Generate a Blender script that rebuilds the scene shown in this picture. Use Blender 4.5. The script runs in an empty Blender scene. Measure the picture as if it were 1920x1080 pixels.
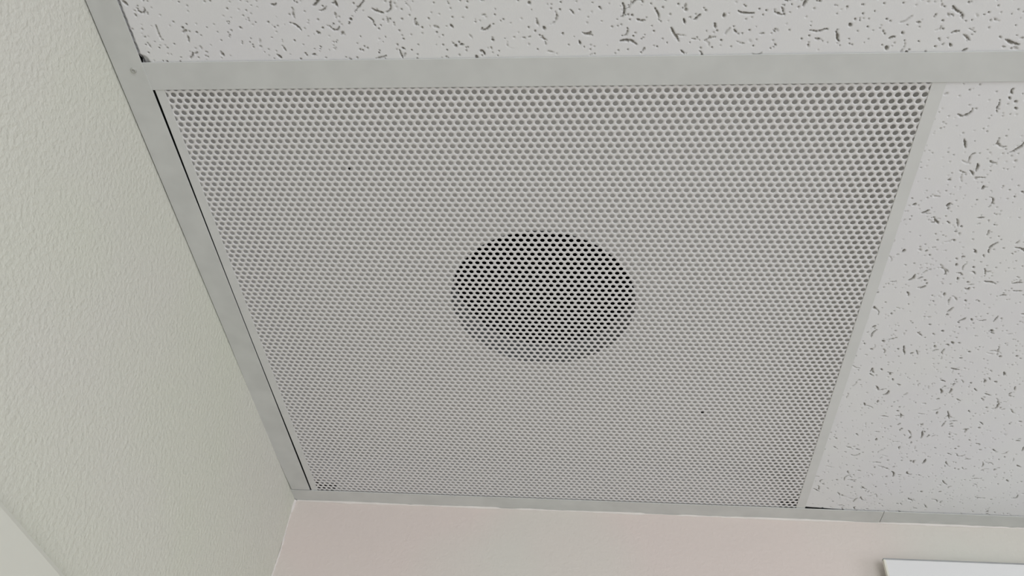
import bpy, math, random
import numpy as np
from mathutils import Matrix, Vector

random.seed(7)
rng = np.random.default_rng(11)
IN = 0.0254
scene = bpy.context.scene
COL = scene.collection

# ------------------------------------------------------------------ frame of the place
# local inches: x from the left edge of the perforation, y from the tee towards the back wall,
# z up from the grid's lower face;  P() turns them into metres in the room
XW, YW = -1.3525, 23.154            # left wall, back wall
XL, LY = -0.370, 22.236             # free edges of the two wall angles
CEIL = 2.44
TEE = 15 / 16
PIT = 0.25
ROW = PIT * math.sqrt(3) / 2
WID = 91.75 * PIT
ROOM_X, ROOM_Y = 158.0, -150.0      # right wall, rear wall
FLOOR = -CEIL / IN


def P(x, y, z=0.0):
    return Vector(((x - XW) * IN, (y - YW) * IN, CEIL + z * IN))


# ------------------------------------------------------------------ camera
cam_d = bpy.data.cameras.new('camera')
cam = bpy.data.objects.new('camera', cam_d)
COL.objects.link(cam)
F_PX, PITCH, YAW, ROLL = 1579.58, 0.80549, -0.13904, 0.11374
cp, sp, cy, sy = math.cos(PITCH), math.sin(PITCH), math.cos(YAW), math.sin(YAW)
fw = Vector((sy * cp, cy * cp, sp))
rt = Vector((cy, -sy, 0))
up = rt.cross(fw)
R_ = rt * math.cos(ROLL) + up * math.sin(ROLL)
U_ = -rt * math.sin(ROLL) + up * math.cos(ROLL)
m = Matrix((R_, U_, -fw)).transposed().to_4x4()
m.translation = P(13.3835, -12.9069, -22.2806)
cam.matrix_world = m
cam_d.sensor_width = 36.0
cam_d.lens = F_PX / 1920 * 36.0
cam_d.clip_start = 0.01
scene.camera = cam

# ------------------------------------------------------------------ light
world = bpy.data.worlds.new('world')
scene.world = world
world.use_nodes = True
bgn = world.node_tree.nodes['Background']
bgn.inputs[0].default_value = (0.93, 0.97, 1.0, 1)
bgn.inputs[1].default_value = 0.6


def area_light(name, loc, target, sx, sz, power, col):
    d = bpy.data.lights.new(name, 'AREA')
    d.shape = 'RECTANGLE'
    d.size, d.size_y = sx, sz
    d.energy = power
    d.color = col
    o = bpy.data.objects.new(name, d)
    o.location = loc
    o.rotation_euler = (Vector(target) - Vector(loc)).to_track_quat('-Z', 'Z').to_euler()
    COL.objects.link(o)
    return o


RX = (ROOM_X - XW) * IN
RY = (ROOM_Y - YW) * IN
# daylight entering by the two windows of the room (rear wall and right wall)
area_light('daylight_rear', (1.75, RY + 0.12, 1.12), (1.75, 0, 1.12), 2.3, 1.75, 52, (0.905, 0.935, 1.02))
area_light('daylight_right', (RX - 0.12, -2.3, 1.12), (0, -2.3, 1.12), 1.7, 1.75, 34, (0.905, 0.935, 1.02))

scene.view_settings.view_transform = 'Standard'
scene.view_settings.look = 'None'
scene.view_settings.gamma = 1.0
scene.view_settings.use_curve_mapping = False
scene.view_settings.exposure = -0.06
scene.cycles.max_bounces = 5
scene.cycles.use_light_tree = False


# ------------------------------------------------------------------ materials
def new_mat(name, col, rough=0.6, spec=0.4):
    mt = bpy.data.materials.new(name)
    mt.use_nodes = True
    b = mt.node_tree.nodes['Principled BSDF']
    b.inputs['Base Color'].default_value = (*col, 1)
    b.inputs['Roughness'].default_value = rough
    b.inputs['Specular IOR Level'].default_value = spec
    return mt


def coords(nt):
    return nt.nodes.new('ShaderNodeNewGeometry').outputs['Position']


def noise(nt, vec, scale, detail=3, rough=0.55):
    n = nt.nodes.new('ShaderNodeTexNoise')
    n.inputs['Scale'].default_value = scale
    n.inputs['Detail'].default_value = detail
    n.inputs['Roughness'].default_value = rough
    nt.links.new(vec, n.inputs['Vector'])
    return n.outputs['Fac']


def ramp(nt, fac, stops):
    r = nt.nodes.new('ShaderNodeValToRGB')
    els = r.color_ramp.elements
    while len(els) < len(stops):
        els.new(0.5)
    for e, (p, c) in zip(els, stops):
        e.position = p
        e.color = (*c, 1)
    nt.links.new(fac, r.inputs['Fac'])
    return r.outputs['Color']


def bump(nt, height, strength, dist, normal=None):
    b = nt.nodes.new('ShaderNodeBump')
    b.inputs['Strength'].default_value = strength
    b.inputs['Distance'].default_value = dist
    nt.links.new(height, b.inputs['Height'])
    if normal is not None:
        nt.links.new(normal, b.inputs['Normal'])
    return b.outputs['Normal']


def painted_wall(name, stops, s1, d1, s2, d2, patch=5.0):
    mt = new_mat(name, stops[0][1], 0.62, 0.3)
    nt = mt.node_tree
    b = nt.nodes['Principled BSDF']
    v = coords(nt)
    nt.links.new(ramp(nt, noise(nt, v, patch, 2), stops), b.inputs['Base Color'])
    h1 = ramp(nt, noise(nt, v, s1, 2, 0.5), [(0.34, (0, 0, 0)), (0.70, (1, 1, 1))])
    n1 = bump(nt, h1, 1.0, d1)
    n2 = bump(nt, noise(nt, v, s2, 3), 1.0, d2, n1)
    nt.links.new(n2, b.inputs['Normal'])
    return mt


M = {}
M['wall_left'] = painted_wall('sage_white_orange_peel_paint',
                              [(0.35, (0.700, 0.708, 0.605)), (0.65, (0.712, 0.703, 0.628))], 230, 0.00045, 420, 0.00022)
M['wall_back'] = painted_wall('warm_white_orange_peel_paint',
                              [(0.40, (0.745, 0.655, 0.600)), (0.62, (0.705, 0.690, 0.615))], 210, 0.00020, 500, 0.00012, 3.0)
M['wall_far'] = painted_wall('room_wall_paint', [(0.4, (0.66, 0.65, 0.61)), (0.6, (0.67, 0.66, 0.62))], 150, 0.0004, 400, 0.0001)


def metal_paint(name, c, rough=0.45, var=0.03):
    mt = new_mat(name, c, rough, 0.4)
    nt = mt.node_tree
    b = nt.nodes['Principled BSDF']
    v = coords(nt)
    if var < 0.02:                 # even factory coating
        return mt
    lo = tuple(x * (1 - var) for x in c)
    hi = tuple(min(1, x * (1 + var)) for x in c)
    nt.links.new(ramp(nt, noise(nt, v, 35, 2), [(0.35, lo), (0.65, hi)]), b.inputs['Base Color'])
    return mt


M['tee'] = metal_paint('white_painted_steel_grid', (0.62, 0.625, 0.60))
M['angle'] = metal_paint('white_painted_steel_angle', (0.615, 0.62, 0.59), 0.5, 0.04)
M['sheet'] = metal_paint('white_powder_coated_sheet', (0.745, 0.73, 0.715), 0.5, 0.015)
M['strip'] = metal_paint('white_powder_coated_edge', (0.67, 0.67, 0.645), 0.5, 0.02)
M['pan'] = metal_paint('white_painted_back_pan', (0.90, 0.885, 0.86), 0.6, 0.01)
M['collar_and_edge_shade'] = metal_paint('galvanised_collar_and_edge_shade', (0.36, 0.365, 0.36), 0.5, 0.08)
M['duct'] = metal_paint('black_duct_lining', (0.006, 0.005, 0.006), 0.9, 0.2)
M['black'] = metal_paint('black_screw', (0.008, 0.008, 0.008), 0.7, 0.1)
M['rivet'] = metal_paint('painted_rivet', (0.42, 0.42, 0.38), 0.5, 0.15)
M['caulk'] = metal_paint('white_caulk', (0.79, 0.74, 0.69), 0.6, 0.04)
M['board'] = metal_paint('white_gloss_board', (0.82, 0.815, 0.80), 0.35, 0.01)
M['board_edge'] = metal_paint('cream_board_edge', (0.80, 0.78, 0.68), 0.5, 0.03)
M['trim'] = metal_paint('smooth_white_trim_paint', (0.745, 0.745, 0.66), 0.5, 0.015)
M['deck'] = metal_paint('dark_plenum_deck', (0.05, 0.05, 0.05), 0.9, 0.2)
M['floor'] = metal_paint('light_vinyl_floor', (0.72, 0.71, 0.695), 0.5, 0.06)
M['frame'] = metal_paint('white_window_frame', (0.75, 0.75, 0.74), 0.4, 0.02)

# mineral-fibre tile: white painted face, raw grey fibre inside the fissures (attribute "raw")
mt = new_mat('mineral_fibre_tile', (0.8, 0.8, 0.8), 0.9, 0.15)
nt = mt.node_tree
b = nt.nodes['Principled BSDF']
v = coords(nt)
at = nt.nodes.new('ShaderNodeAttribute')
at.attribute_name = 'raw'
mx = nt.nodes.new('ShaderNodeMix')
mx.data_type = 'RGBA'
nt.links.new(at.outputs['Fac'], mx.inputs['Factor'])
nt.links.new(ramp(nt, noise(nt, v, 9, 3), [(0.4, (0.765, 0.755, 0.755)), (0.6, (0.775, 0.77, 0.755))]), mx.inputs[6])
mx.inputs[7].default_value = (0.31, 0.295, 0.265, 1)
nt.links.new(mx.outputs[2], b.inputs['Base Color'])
nt.links.new(bump(nt, noise(nt, v, 700, 3), 0.5, 0.00015), b.inputs['Normal'])
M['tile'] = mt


# ------------------------------------------------------------------ mesh helpers
class MB:
    def __init__(self):
        self.v, self.f = [], []

    def box(self, x0, x1, y0, y1, z0, z1):
        n = len(self.v)
        self.v += [P(x, y, z) for z in (z0, z1) for y in (y0, y1) for x in (x0, x1)]
        self.f += [tuple(n + i for i in q) for q in
                   ((0, 2, 3, 1), (4, 5, 7, 6), (0, 1, 5, 4), (2, 6, 7, 3), (0, 4, 6, 2), (1, 3, 7, 5))]
        return self

    def hexa(self, pts):
        """eight corners: bottom 00,10,01,11 then top"""
        n = len(self.v)
        self.v += [P(*p) for p in pts]
        self.f += [tuple(n + i for i in q) for q in
                   ((0, 2, 3, 1), (4, 5, 7, 6), (0, 1, 5, 4), (2, 6, 7, 3), (0, 4, 6, 2), (1, 3, 7, 5))]
        return self

    def prism(self, prof, path):
        """closed profile (list of (a,b)) swept along a list of functions giving points"""
        n = len(self.v)
        k = len(prof)
        for fn in path:
            self.v += [P(*fn(a, c)) for a, c in prof]
        for i in range(len(path) - 1):
            for j in range(k):
                j2 = (j + 1) % k
                self.f.append((n + i * k + j, n + i * k + j2, n + (i + 1) * k + j2, n + (i + 1) * k + j))
        self.f.append(tuple(n + j for j in reversed(range(k))))
        e = n + (len(path) - 1) * k
        self.f.append(tuple(e + j for j in range(k)))
        return self

    def mesh(self, name):
        me = bpy.data.meshes.new(name)
        me.from_pydata([tuple(p) for p in self.v], [], self.f)
        me.validate()
        me.update()
        return me


def link(name, me, mat, parent=None, smooth=False, bevel=0.0):
    o = bpy.data.objects.new(name, me)
    COL.objects.link(o)
    if mat is not None and not me.materials:
        me.materials.append(mat)
    if smooth:
        for p in me.polygons:
            p.use_smooth = True
    if bevel:
        bv = o.modifiers.new('bevel', 'BEVEL')
        bv.width = bevel
        bv.segments = 2
        bv.limit_method = 'ANGLE'
    if parent is not None:
        o.parent = parent
        o.matrix_parent_inverse = parent.matrix_world.inverted()
    return o


def tag(o, label=None, cat=None, kind=None, group=None):
    if label:
        o['label'] = label
    if cat:
        o['category'] = cat
    if kind:
        o['kind'] = kind
    if group:
        o['group'] = group
    return o


def np_mesh(name, verts, quads):
    me = bpy.data.meshes.new(name)
    nv, nf = len(verts), len(quads)
    me.vertices.add(nv)
    me.vertices.foreach_set('co', np.asarray(verts, np.float32).ravel())
    me.loops.add(nf * 4)
    me.loops.foreach_set('vertex_index', np.asarray(quads, np.int32).ravel())
    me.polygons.add(nf)
    me.polygons.foreach_set('loop_start', np.arange(0, nf * 4, 4, dtype=np.int32))
    me.update(calc_edges=True)
    return me


# ------------------------------------------------------------------ room shell
def wall_with_opening(name, mat, axis, at0, at1, a0, a1, op):
    """wall slab: axis 'y' runs along y at x at0..at1, axis 'x' runs along x at y at0..at1; op=(o0,o1,z0,z1)"""
    mb = MB()
    zt = 14.0

    def seg(p0, p1, z0, z1):
        if axis == 'y':
            mb.box(at0, at1, p0, p1, z0, z1)
        else:
            mb.box(p0, p1, at0, at1, z0, z1)
    if op is None:
        seg(a0, a1, FLOOR, zt)
    else:
        o0, o1, z0, z1 = op
        seg(a0, o0, FLOOR, zt)
        seg(o1, a1, FLOOR, zt)
        seg(o0, o1, FLOOR, z0)
        seg(o0, o1, z1, zt)
    return link(name, mb.mesh(name), mat)


wl = wall_with_opening('wall_left', M['wall_left'], 'y', XW - 5, XW, ROOM_Y, YW, None)
tag(wl, 'pale sage-white wall with orange-peel texture on the left', 'wall', 'structure')
wb = wall_with_opening('wall_back', M['wall_back'], 'x', YW, YW + 5, XW - 5, ROOM_X + 5, None)
tag(wb, 'warm pinkish-white wall below the far edge of the grille', 'wall', 'structure')
win_z = (FLOOR + 8, FLOOR + 80)
wx0, wx1 = 22.0, 114.0
wr = wall_with_opening('wall_rear', M['wall_far'], 'x', ROOM_Y - 5, ROOM_Y, XW - 5, ROOM_X + 5, (wx0, wx1, *win_z))
tag(wr, 'plain off-white wall with a wide window behind the viewer', 'wall', 'structure')
wy0, wy1 = -102.0, -34.0
wg = wall_with_opening('wall_right', M['wall_far'], 'y', ROOM_X, ROOM_X + 5, ROOM_Y, YW, (wy0, wy1, *win_z))
tag(wg, 'plain off-white wall with a window on the far right of the room', 'wall', 'structure')
fl = link('floor', MB().box(XW - 5, ROOM_X + 5, ROOM_Y - 5, YW + 5, FLOOR - 4, FLOOR).mesh('floor'), M['floor'])
tag(fl, 'light vinyl floor of the room', 'floor', 'structure')


def window(name, axis, at_, a0, a1, label):
    mb = MB()
    z0, z1 = win_z
    t = 2.0

    def bar(p0, p1, q0, q1):
        if axis == 'x':
            mb.box(p0, p1, at_ - 4, at_ - 2, q0, q1)
        else:
            mb.box(at_ + 2, at_ + 4, p0, p1, q0, q1)
    bar(a0, a0 + t, z0, z1)
    bar(a1 - t, a1, z0, z1)
    bar(a0 + t, a1 - t, z0, z0 + t)
    bar(a0 + t, a1 - t, z1 - t, z1)
    mid = (a0 + a1) / 2
    bar(mid - t / 2, mid + t / 2, z0 + t, z1 - t)
    return tag(link(name, mb.mesh(name), M['frame']), label, 'window', 'structure')


window('window_1', 'x', ROOM_Y, wx0, wx1, 'white window frame in the wall behind the viewer')
window('window_2', 'y', ROOM_X, wy0, wy1, 'white window frame in the wall on the far right')

# smooth trim board on the left wall: only its upper edge is in view
pts = [(0, 0.0), (0.0, -3.6), (0.42, -3.6), (0.42, -0.22), (0.36, -0.08), (0.22, 0.0)]
tb = MB().prism(pts, [lambda a, c, y=y: (XW + a, y, -11.9 + c) for y in (-44.0, 15.5)])
tr = link('trim_1', tb.mesh('trim_1'), M['trim'])
tag(tr, 'smooth white trim board along the left wall, lower left corner', 'trim', 'structure')

# ------------------------------------------------------------------ suspended ceiling
deck = link('ceiling', MB().box(XW - 5, ROOM_X + 5, ROOM_Y - 5, YW + 5, 14, 18).mesh('ceiling'), M['deck'])
tag(deck, 'suspended ceiling of white fissured tiles on a white metal grid', 'ceiling', 'structure')
FT = 0.036      # flange thickness


def tee(x0, x1, y0, y1, along):
    mb = MB()
    zb = 0.018
    mb.box(x0, x1, y0, y1, zb, zb + FT)
    if along == 'x':
        c = (y0 + y1) / 2
        mb.box(x0, x1, c - 0.03, c + 0.03, zb + FT, 1.5)
    else:
        c = (x0 + x1) / 2
        mb.box(c - 0.03, c + 0.03, y0, y1, zb + FT, 1.5)
    return link('grid_tee', mb.mesh('grid_tee'), M['tee'], deck, bevel=0.0002)


tee(XL - 0.35, ROOM_X, -TEE, 0.0, 'x')
ys = [-TEE - 24 * k for k in range(1, 6)]
for y in ys:
    tee(XL - 0.35, ROOM_X, y, y + TEE, 'x')
xs = [46.9, 94.9, 142.9]
rows_y = [(0.0, LY)] + [(-TEE - 24 * (k + 1) + TEE, -TEE - 24 * k) for k in range(0, 5)] + [(ROOM_Y + 0.9, ys[-1])]
for r0, r1 in rows_y:
    for x in xs:
        tee(x, x + TEE, r0 - 0.02, r1 + 0.02, 'y')

# wall angles: left one is rubbed loose from the wall for part of its length
mb = MB()
yy = [ROOM_Y, -12, -4, 0, 4, 8, 11, 13, 16, 18.5, 20, 21.2, LY - 0.05]
gap = [0.05, 0.05, 0.045, 0.04, 0.04, 0.035, 0.03, 0.012, -0.01, -0.01, 0.008, 0.03, 0.055]
prof = [(0, 0), (1, 0), (1, FT), (0.03, FT), (0.03, 0.9), (0, 0.9)]


def lw(y, g):
    def fn(a, c):
        x = XW + g if a == 0 else (XL if a == 1 else XW + g + 0.03)
        return (x, y, c)
    return fn


mb.prism(prof, [lw(y, g) for y, g in zip(yy, gap)])
la = link('wall_angle', mb.mesh('wall_angle'), M['angle'], deck, bevel=0.00015)


def back_angle(x0, x1, dz, dy):
    mb = MB()
    pr = [(YW, 0), (LY + dy, 0), (LY + dy, FT), (YW - 0.03, FT), (YW - 0.03, 0.9), (YW, 0.9)]
    mb.prism(pr, [lambda a, c, x=x: (x, a, c + dz) for x in (x0, x1)])
    return link('wall_angle', mb.mesh('wall_angle'), M['angle'], deck, bevel=0.00015)


back_angle(XW, 26.88, -0.004, 0.0)
back_angle(26.905, ROOM_X, 0.004, 0.0)
mb = MB()
mb.box(ROOM_X - TEE, ROOM_X, ROOM_Y, LY, 0, FT)
mb.box(ROOM_X - 0.03, ROOM_X, ROOM_Y, LY, FT, 0.9)
link('wall_angle', mb.mesh('wall_angle'), M['angle'], deck)
mb = MB()
mb.box(XL, ROOM_X - TEE, ROOM_Y, ROOM_Y + TEE, 0, FT)
mb.box(XL, ROOM_X - TEE, ROOM_Y, ROOM_Y + 0.03, FT, 0.9)
link('wall_angle', mb.mesh('wall_angle'), M['angle'], deck)


def lathe(cx, cy, prof, n=20, tilt=(0, 0)):
    """prof: list of (r, z), revolved about a vertical axis"""
    mb = MB()
    k = len(prof)
    for i in range(n):
        a = 2 * math.pi * i / n
        for r, z in prof:
            mb.v.append(P(cx + r * math.cos(a), cy + r * math.sin(a), z))
    for i in range(n):
        i2 = (i + 1) % n
        for j in range(k - 1):
            mb.f.append((i * k + j, i2 * k + j, i2 * k + j + 1, i * k + j + 1))
    return mb


# rivet fixing the tee to the left angle
rv = lathe(-0.715, -0.70, [(0.001, 0.012), (0.030, 0.010), (0.036, -0.034), (0.066, -0.040), (0.092, -0.020), (0.098, 0.002)])
ro = link('rivet', rv.mesh('rivet'), M['rivet'], la, smooth=True)
ro['label'] = 'small dull rivet in the wall angle'

# ------------------------------------------------------------------ fissured tiles
MM = 1 / 25.4


def fissures(area_in2, x0, x1, y0, y1, dens=0.45, pin=1.7, pd=1.0):
    """list of stamps (x, y, rx, depth) in inches"""
    cm2 = area_in2 * 6.4516
    st = []
    for _ in range(int(cm2 * dens)):
        x, y = random.uniform(x0, x1), random.uniform(y0, y1)
        L = random.choice((2.0, 2.5, 3.0, 4.0, 5.0, 7.0, 9.0, 12.0)) * random.uniform(0.7, 1.2)
        a = random.gauss(0.9, 0.75) if random.random() < 0.75 else random.uniform(0, math.pi)
        curl = random.gauss(0, 0.07)
        step = 0.6
        n = max(2, int(L / step))
        rad = random.uniform(0.5, 0.88) * (1.15 if L < 5 else 1)
        dep = random.uniform(0.6, 2.2)
        for i in range(n):
            t = i / max(1, n - 1)
            r = rad * (0.55 + 0.45 * math.sin(math.pi * min(1, max(0, t)))) * random.uniform(0.8, 1.2)
            d = dep * random.uniform(0.45, 1.15)
            if L > 6 and random.random() < 0.14:
                d *= 0.25
            st.append((x, y, r * MM, d * MM, False))
            a += curl + random.gauss(0, 0.15)
            x += math.cos(a) * step * MM
            y += math.sin(a) * step * MM
    for _ in range(int(cm2 * pin)):
        st.append((random.uniform(x0, x1), random.uniform(y0, y1), random.uniform(0.38, 0.75) * MM,
                   random.uniform(0.5, 1.4) * pd * MM, True))
    return st


def grid_patch(x0, x1, y0, y1, res_mm, stamps, warp=None):
    nx = max(2, int((x1 - x0) / (res_mm * MM)) + 1)
    ny = max(2, int((y1 - y0) / (res_mm * MM)) + 1)
    gx = np.linspace(x0, x1, nx)
    gy = np.linspace(y0, y1, ny)
    H = np.zeros((ny, nx), np.float32)
    hx, hy = gx[1] - gx[0], gy[1] - gy[0]
    for si, (sx, sy_, r, d, pinhole) in enumerate(stamps):
        if res_mm > 1 and pinhole:          # too fine for the coarser grid: a few shallow ones
            if si % 3:
                continue
            d *= 0.7
        r = max(r, 0.5 * hx)
        R = r * 1.45
        i0, i1 = int((sx - R - x0) / hx), int((sx + R - x0) / hx) + 2
        j0, j1 = int((sy_ - R - y0) / hy), int((sy_ + R - y0) / hy) + 2
        i0, j0, i1, j1 = max(i0, 0), max(j0, 0), min(i1, nx), min(j1, ny)
        if i0 >= i1 or j0 >= j1:
            continue
        dd = np.sqrt((gx[i0:i1][None, :] - sx) ** 2 + (gy[j0:j1][:, None] - sy_) ** 2) / r
        h = d * np.clip((1.45 - dd) / 0.75, 0, 1)
        w = H[j0:j1, i0:i1]
        np.maximum(w, h, out=w)
    X, Y = np.meshgrid(gx, gy)
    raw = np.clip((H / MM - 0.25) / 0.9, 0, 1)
    if warp:
        X, Y, H = warp(X, Y, H)
    V = np.stack([(X - XW) * IN, (Y - YW) * IN, CEIL + (0.062 + H) * IN], -1).reshape(-1, 3)
    idx = np.arange(nx * ny).reshape(ny, nx)
    Q = np.stack([idx[:-1, :-1], idx[1:, :-1], idx[1:, 1:], idx[:-1, 1:]], -1).reshape(-1, 4)
    # skirt: the tile's sides
    ring = np.concatenate([idx[0, :], idx[1:, -1], idx[-1, -2::-1], idx[-2:0:-1, 0]])
    return V, Q, raw.ravel(), ring


def make_tile(patches, name='tile'):
    Vs, Qs, Rs = [], [], []
    n = 0
    for V, Q, raw, ring in patches:
        Vs.append(V)
        Qs.append(Q + n)
        Rs.append(raw)
        n += len(V)
        up_ = V[ring].copy()
        up_[:, 2] = CEIL + 0.62 * IN
        Vs.append(up_)
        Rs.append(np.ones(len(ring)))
        k = np.arange(len(ring))
        k2 = (k + 1) % len(ring)
        base = n - len(V)
        Qs.append(np.stack([base + ring[k], n + k, n + k2, base + ring[k2]], -1))
        n += len(ring)
    me = np_mesh(name, np.concatenate(Vs), np.concatenate(Qs))
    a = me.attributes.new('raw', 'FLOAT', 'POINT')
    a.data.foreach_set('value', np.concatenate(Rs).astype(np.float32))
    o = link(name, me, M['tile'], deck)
    return o


# tile in front of the tee (a corner of it, over the rivet, is chipped)
def warp_front(X, Y, H):
    left = np.exp(-(X - XL) / 1.2)
    X = X - left * 0.02
    ch = np.clip(1.25 - np.hypot((X - (XL + 0.02)) / 0.20, (Y + TEE) / 0.22), 0, 1)
    H = H + 0.10 * np.minimum(1, ch * 1.6)
    # crumbled edge along the angle
    e = np.clip(1 - (X - XL + 0.02) / 0.075, 0, 1)
    H = H + e * 0.09 * (0.7 + 0.3 * np.sin(Y * 9) * np.sin(Y * 23 + 1))
    return X, Y, H


fx0, fx1 = XL - 0.05, 46.8
st = fissures((fx1 - fx0) * 24, fx0, fx1, -TEE - 22.8, -TEE)
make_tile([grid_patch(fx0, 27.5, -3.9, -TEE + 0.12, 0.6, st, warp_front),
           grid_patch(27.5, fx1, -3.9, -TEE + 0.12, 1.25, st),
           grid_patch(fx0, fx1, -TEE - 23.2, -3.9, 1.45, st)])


# tile right of the grille; its far edge falls a little short of the angle near the grille
def warp_right(X, Y, H):
    t = np.clip((Y - (LY - 2)) / 2.3, 0, 1) ** 2
    short = 0.40 * np.clip((27.4 - X) / 4.0, 0, 1) ** 0.7
    return X, Y - t * short, H


tx0, tx1 = WID + 0.12, 46.8
st = fissures((tx1 - tx0) * 22.6, tx0, tx1, 0.0, LY + 0.3, 0.50, 1.5, 0.65)
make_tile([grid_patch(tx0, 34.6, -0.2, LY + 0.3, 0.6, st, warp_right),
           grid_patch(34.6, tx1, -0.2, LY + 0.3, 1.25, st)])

# the other tiles of the ceiling share one mesh
bx0, bx1 = xs[0] + TEE - 0.2, xs[1] + 0.2
by0, by1 = rows_y[1][0] - 0.2, rows_y[1][1] + 0.2
st = fissures((bx1 - bx0) * (by1 - by0), bx0, bx1, by0, by1, 0.22, 0.0)
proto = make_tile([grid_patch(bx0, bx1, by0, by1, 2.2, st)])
for ri, (r0, r1) in enumerate(rows_y):
    for ci in range(4):
        if ri == 0 and ci == 0 or ri == 1 and ci in (0, 1):
            continue
        c0 = [XL, xs[0] + TEE, xs[1] + TEE, xs[2] + TEE][ci]
        c1 = [xs[0], xs[1], xs[2], ROOM_X - TEE][ci]
        o = proto.copy()
        COL.objects.link(o)
        o.parent = deck
        sxx = (c1 - c0 + 0.4) / (bx1 - bx0)
        syy = (r1 - r0 + 0.4) / (by1 - by0)
        pa, pb = P(bx0, by0), P(c0 - 0.2, r0 - 0.2)
        o.scale = (sxx, syy, 1)
        o.location = (pb.x - pa.x * sxx, pb.y - pa.y * syy, 0)

# ------------------------------------------------------------------ the perforated grille
gr = bpy.data.objects.new('perforated_air_grille', None)
gr.empty_display_size = 0.05
COL.objects.link(gr)
gr.location = P(WID / 2, LY / 2, 0.05)
bpy.context.view_layer.update()
tag(gr, 'white square perforated ceiling grille with a round dark duct opening behind it', 'air grille')

# perforated sheet: one hexagonal cell with a round hole per perforation
RH = 0.337 * PIT
SZ = 0.062                      # lower face of the sheet
ST = 0.02                       # its thickness
cxs, cys = [], []
for r in range(-2, int(LY / ROW) + 4):
    y = (0.94 + r) * ROW
    off = 0.9 if r % 2 == 0 else 0.4
    for k in range(-2, 95):
        if not -0.18 < (off + k) * PIT < WID + 0.26:
            continue
        cxs.append((off + k) * PIT)
        cys.append(y)
cxs, cys = np.array(cxs), np.array(cys)
ang = np.arange(12) * math.pi / 6
outer = np.where(np.arange(12) % 2 == 0, PIT / 2, PIT / math.sqrt(3))
ox, oy = outer * np.cos(ang), outer * np.sin(ang)
hx_, hy_ = RH * np.cos(ang), RH * np.sin(ang)
n = len(cxs)
lv = np.zeros((n, 36, 3))
for s, (dx, dy, z) in enumerate(((ox, oy, SZ), (hx_, hy_, SZ), (hx_, hy_, SZ + ST))):
    lv[:, s * 12:(s + 1) * 12, 0] = (cxs[:, None] + dx[None, :] - XW) * IN
    lv[:, s * 12:(s + 1) * 12, 1] = (cys[:, None] + dy[None, :] - YW) * IN
    lv[:, s * 12:(s + 1) * 12, 2] = CEIL + z * IN
k = np.arange(12)
k2 = (k + 1) % 12
q1 = np.stack([k, 12 + k, 12 + k2, k2], -1)
q2 = np.stack([12 + k, 24 + k, 24 + k2, 12 + k2], -1)
q = np.concatenate([q1, q2])
Q = (q[None] + (np.arange(n) * 36)[:, None, None]).reshape(-1, 4)
me = np_mesh('perforated_sheet', lv.reshape(-1, 3), Q)
sheet = link('perforated_sheet', me, M['sheet'], gr)

# folded edge strips left and right (the left one bows, so the gap beside it narrows halfway)
pl = []
for i in range(25):
    t = i / 24
    y = -0.3 + t * (LY + 0.55)
    bow = 0.044 * math.sin(math.pi * min(1, max(0, (t - 0.06) / 0.80)))
    pl.append((y, -0.305 - bow))
mb = MB()
prof = [(1, 0.044), (0, 0.040), (0, 1.2), (0.06, 1.2), (0.06, 0.066), (1, 0.061)]
mb.prism(prof, [lambda a, c, y=y, xe=xe: ((0.0 if a == 1 else xe + a), y, c) for y, xe in pl])
link('edge_strip', mb.mesh('edge_strip'), M['strip'], gr, bevel=0.0002)
mb = MB()
xr = WID + 0.40
prof = [(WID, 0.044), (xr, 0.040), (xr, 0.058), (WID, 0.061)]
mb.prism(prof, [lambda a, c, y=y: (a, y, c) for y in (-0.3, LY + 0.25)])
link('edge_strip', mb.mesh('edge_strip'), M['strip'], gr, bevel=0.0002)

# back pan with its round opening; small notches at its two far corners
PZ = 2.1
CX, CY, RD = 11.34, 11.05, 3.73
px0, px1, py0, py1 = -0.06, WID + 0.06, -0.35, LY + 0.12
mb = MB()
N = 96
outer_pts, inner_pts = [], []
for i in range(N):
    a = 2 * math.pi * (i + 0.5) / N
    c, s = math.cos(a), math.sin(a)
    tx = ((px1 if c > 0 else px0) - CX) / c if abs(c) > 1e-9 else 1e9
    ty = ((py1 if s > 0 else py0) - CY) / s if abs(s) > 1e-9 else 1e9
    t = min(tx, ty)
    outer_pts.append((CX + t * c, CY + t * s))
    inner_pts.append((CX + RD * c, CY + RD * s))
for (x, y) in outer_pts:
    mb.v.append(P(x, y, PZ))
for (x, y) in inner_pts:
    mb.v.append(P(x, y, PZ))
for i in range(N):
    j = (i + 1) % N
    mb.f.append((i, j, N + j, N + i))
corner = [(px0, py0), (px1, py0), (px1, py1), (px0, py1)]
# corner fillers (the polar ring cuts the corners)
for (x, y) in corner:
    ds = sorted(range(N), key=lambda i: (outer_pts[i][0] - x) ** 2 + (outer_pts[i][1] - y) ** 2)[:2]
    a, c = sorted(ds)
    n0 = len(mb.v)
    mb.v.append(P(x, y, PZ))
    mb.f.append((a, c, n0))
zs = SZ + ST
T = 0.025
mb.box(px0 - T, px0, py0, py1 - 0.55, zs, PZ)
mb.box(px0 - T, px0, py1 - 0.55, py1, zs + 0.45, PZ)
mb.box(px1, px1 + T, py0, py1 - 0.65, zs, PZ)
mb.box(px1, px1 + T, py1 - 0.65, py1, zs + 0.45, PZ)
mb.box(px0, px1, py0 - T, py0, zs, PZ)
mb.box(px0 + 0.9, px1 - 0.8, py1, py1 + T, zs, PZ)
mb.box(px0, px0 + 0.9, py1, py1 + T, zs + 0.45, PZ)
mb.box(px1 - 0.8, px1, py1, py1 + T, zs + 0.45, PZ)
pan = link('back_pan', mb.mesh('back_pan'), M['pan'], gr)

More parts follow.
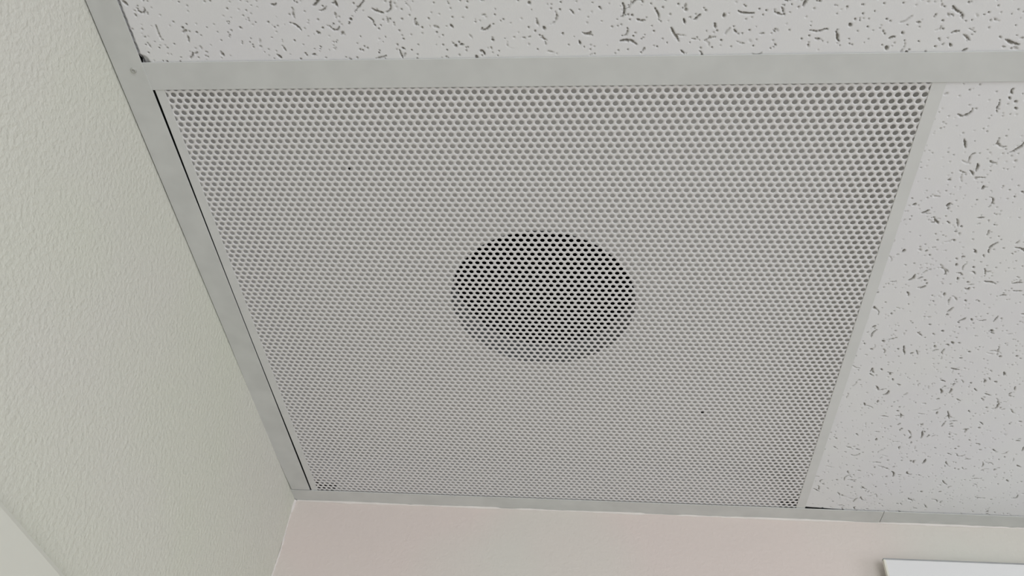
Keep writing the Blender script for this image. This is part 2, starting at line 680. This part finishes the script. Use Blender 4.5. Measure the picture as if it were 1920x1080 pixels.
# two perforations are stopped by a dark speck
for (x, y, r) in ((5.36, 2.907, 0.045), (17.884, 15.358, 0.068)):
    h = int(np.argmin((cxs - x) ** 2 + (cys - y) ** 2))
    x, y = cxs[h] - (0.035 if r < 0.05 else 0), cys[h]
    s = lathe(x, y, [(0.001, SZ + 0.002), (r * 0.8, SZ + 0.004), (r, SZ + 0.012), (r * 0.9, SZ + ST + 0.01), (0.001, SZ + ST + 0.014)], 12)
    so = link('dark_speck', s.mesh('dark_speck'), M['black'], sheet, smooth=True)
    so['label'] = 'tiny black speck caught in one perforation'

c = lathe(CX, CY, [(RD + 0.02, PZ - 0.012), (RD, PZ - 0.012), (RD, PZ + 1.12), (RD + 0.02, PZ + 1.12), (RD + 0.02, PZ - 0.012)], 96)
link('duct_collar', c.mesh('duct_collar'), M['collar_and_edge_shade'], gr, smooth=False)
d = lathe(CX, CY, [(RD + 0.021, PZ + 0.5), (RD + 0.05, PZ + 1.12), (RD + 0.05, PZ + 9.0), (0.001, PZ + 9.0)], 64)
do = link('flexible_duct', d.mesh('flexible_duct'), M['duct'], gr, smooth=True)
do['label'] = 'round black duct interior seen through the perforations'


# ------------------------------------------------------------------ caulk lines
def tube_path(pts, rads, mat, parent, name, k=8):
    mb = MB()
    n = len(pts)
    for i, (p, r) in enumerate(zip(pts, rads)):
        a = Vector(pts[max(0, i - 1)])
        b_ = Vector(pts[min(n - 1, i + 1)])
        t = (b_ - a).normalized()
        u = t.orthogonal().normalized() if abs(t.z) < 0.9 else Vector((1, 0, 0))
        u = (u - t * u.dot(t)).normalized()
        w = t.cross(u)
        for j in range(k):
            an = 2 * math.pi * j / k
            q_ = Vector(p) + (u * math.cos(an) + w * math.sin(an)) * r
            mb.v.append(P(*q_))
    for i in range(n - 1):
        for j in range(k):
            j2 = (j + 1) % k
            mb.f.append((i * k + j, i * k + j2, (i + 1) * k + j2, (i + 1) * k + j))
    return link(name, mb.mesh(name), mat, parent, smooth=True)


pts, rads = [], []
for i in range(160):
    x = XW + 0.12 + i * 0.25
    pts.append((x, YW - 0.005, -0.028 + random.gauss(0, 0.006)))
    lim = 0.055 + 0.02 * math.sin(x * 0.9) + random.gauss(0, 0.006)
    if 15.8 < x < 17.6 or 25.4 < x < 26.8 or 8.9 < x < 10:
        lim = 0.02
    rads.append(max(0.015, lim))
cb = tube_path(pts, rads, M['caulk'], wb, 'caulk_bead')
cb['label'] = 'uneven white caulk bead under the wall angle'
pts, rads = [], []
for i in range(60):
    z = -0.03 - i * 0.12
    pts.append((XW + 0.01 + random.gauss(0, 0.008) + 0.03 * math.sin(z * 1.7), YW - 0.01, z))
    rads.append(max(0.02, (0.10 if i < 6 else 0.045) + random.gauss(0, 0.012)))
cb = tube_path(pts, rads, M['caulk'], wb, 'caulk_bead')
cb['label'] = 'white caulk bead in the wall corner'

# ------------------------------------------------------------------ white board on the back wall
bd = bpy.data.objects.new('mounted_board', None)
bd.empty_display_size = 0.05
COL.objects.link(bd)
BX0, BX1, BZ1, BZ0 = 26.38, 50.38, -2.28, -20.3
bd.location = P((BX0 + BX1) / 2, YW, BZ0)
bpy.context.view_layer.update()
tag(bd, 'white board with a thin cream edge on the wall at lower right', 'board')
nx, nz = 25, 13


def board_y(u, w):
    return YW - 0.48 - 0.10 * (1 - u) ** 2 - 0.06 * w


def board_top(u):
    return BZ1 + 0.02 + 0.22 * math.sin(math.pi * min(1, u * 1.0)) * 0.35


mb = MB()
for s in range(2):
    for i in range(nz):
        for j in range(nx):
            u, w = j / (nx - 1), i / (nz - 1)
            z = BZ0 + (board_top(u) - BZ0) * w
            y = board_y(u, w) + (0.10 if s else 0)
            mb.v.append(P(BX0 + 0.07 + (BX1 - BX0 - 0.14) * u, y, z))
o_ = nx * nz
for i in range(nz - 1):
    for j in range(nx - 1):
        a = i * nx + j
        mb.f.append((a, a + 1, a + nx + 1, a + nx))
        mb.f.append((o_ + a, o_ + a + nx, o_ + a + nx + 1, o_ + a + 1))
link('panel', mb.mesh('panel'), M['board'], bd, smooth=True)


def edge(path, name='edge_trim', mat='board_edge'):
    mb = MB()
    pr = [(-0.05, -0.03), (0.05, -0.03), (0.05, 0.17), (-0.05, 0.17)]
    mb.prism(pr, path)
    e = link(name, mb.mesh(name), M[mat], bd, bevel=0.0004)
    return e


edge([lambda a, c, w=i / 8: (BX0 + 0.05 + a, board_y(0, w) + c, BZ0 + (board_top(0) - BZ0) * w) for i in range(9)])
edge([lambda a, c, w=i / 8: (BX1 - 0.05 + a, board_y(1, w) + c, BZ0 + (board_top(1) - BZ0) * w) for i in range(9)])
edge([lambda a, c, u=i / 24: (BX0 + (BX1 - BX0) * u, board_y(u, 1) + c, board_top(u) + 0.03 + a * 0.6) for i in range(25)], mat='collar_and_edge_shade')  # top edge coloured darker grey: its shade is painted in
edge([lambda a, c, u=i / 24: (BX0 + (BX1 - BX0) * u, board_y(u, 0) + c, BZ0 - 0.03 + a * 0.6) for i in range(25)])
for u in (0.12, 0.88):
    for w in (0.15, 0.85):
        x = BX0 + (BX1 - BX0) * u
        z = BZ0 + (board_top(u) - BZ0) * w
        mb = MB().box(x - 0.4, x + 0.4, board_y(u, w) + 0.08, YW, z - 0.4, z + 0.4)
        link('standoff', mb.mesh('standoff'), M['board_edge'], bd)
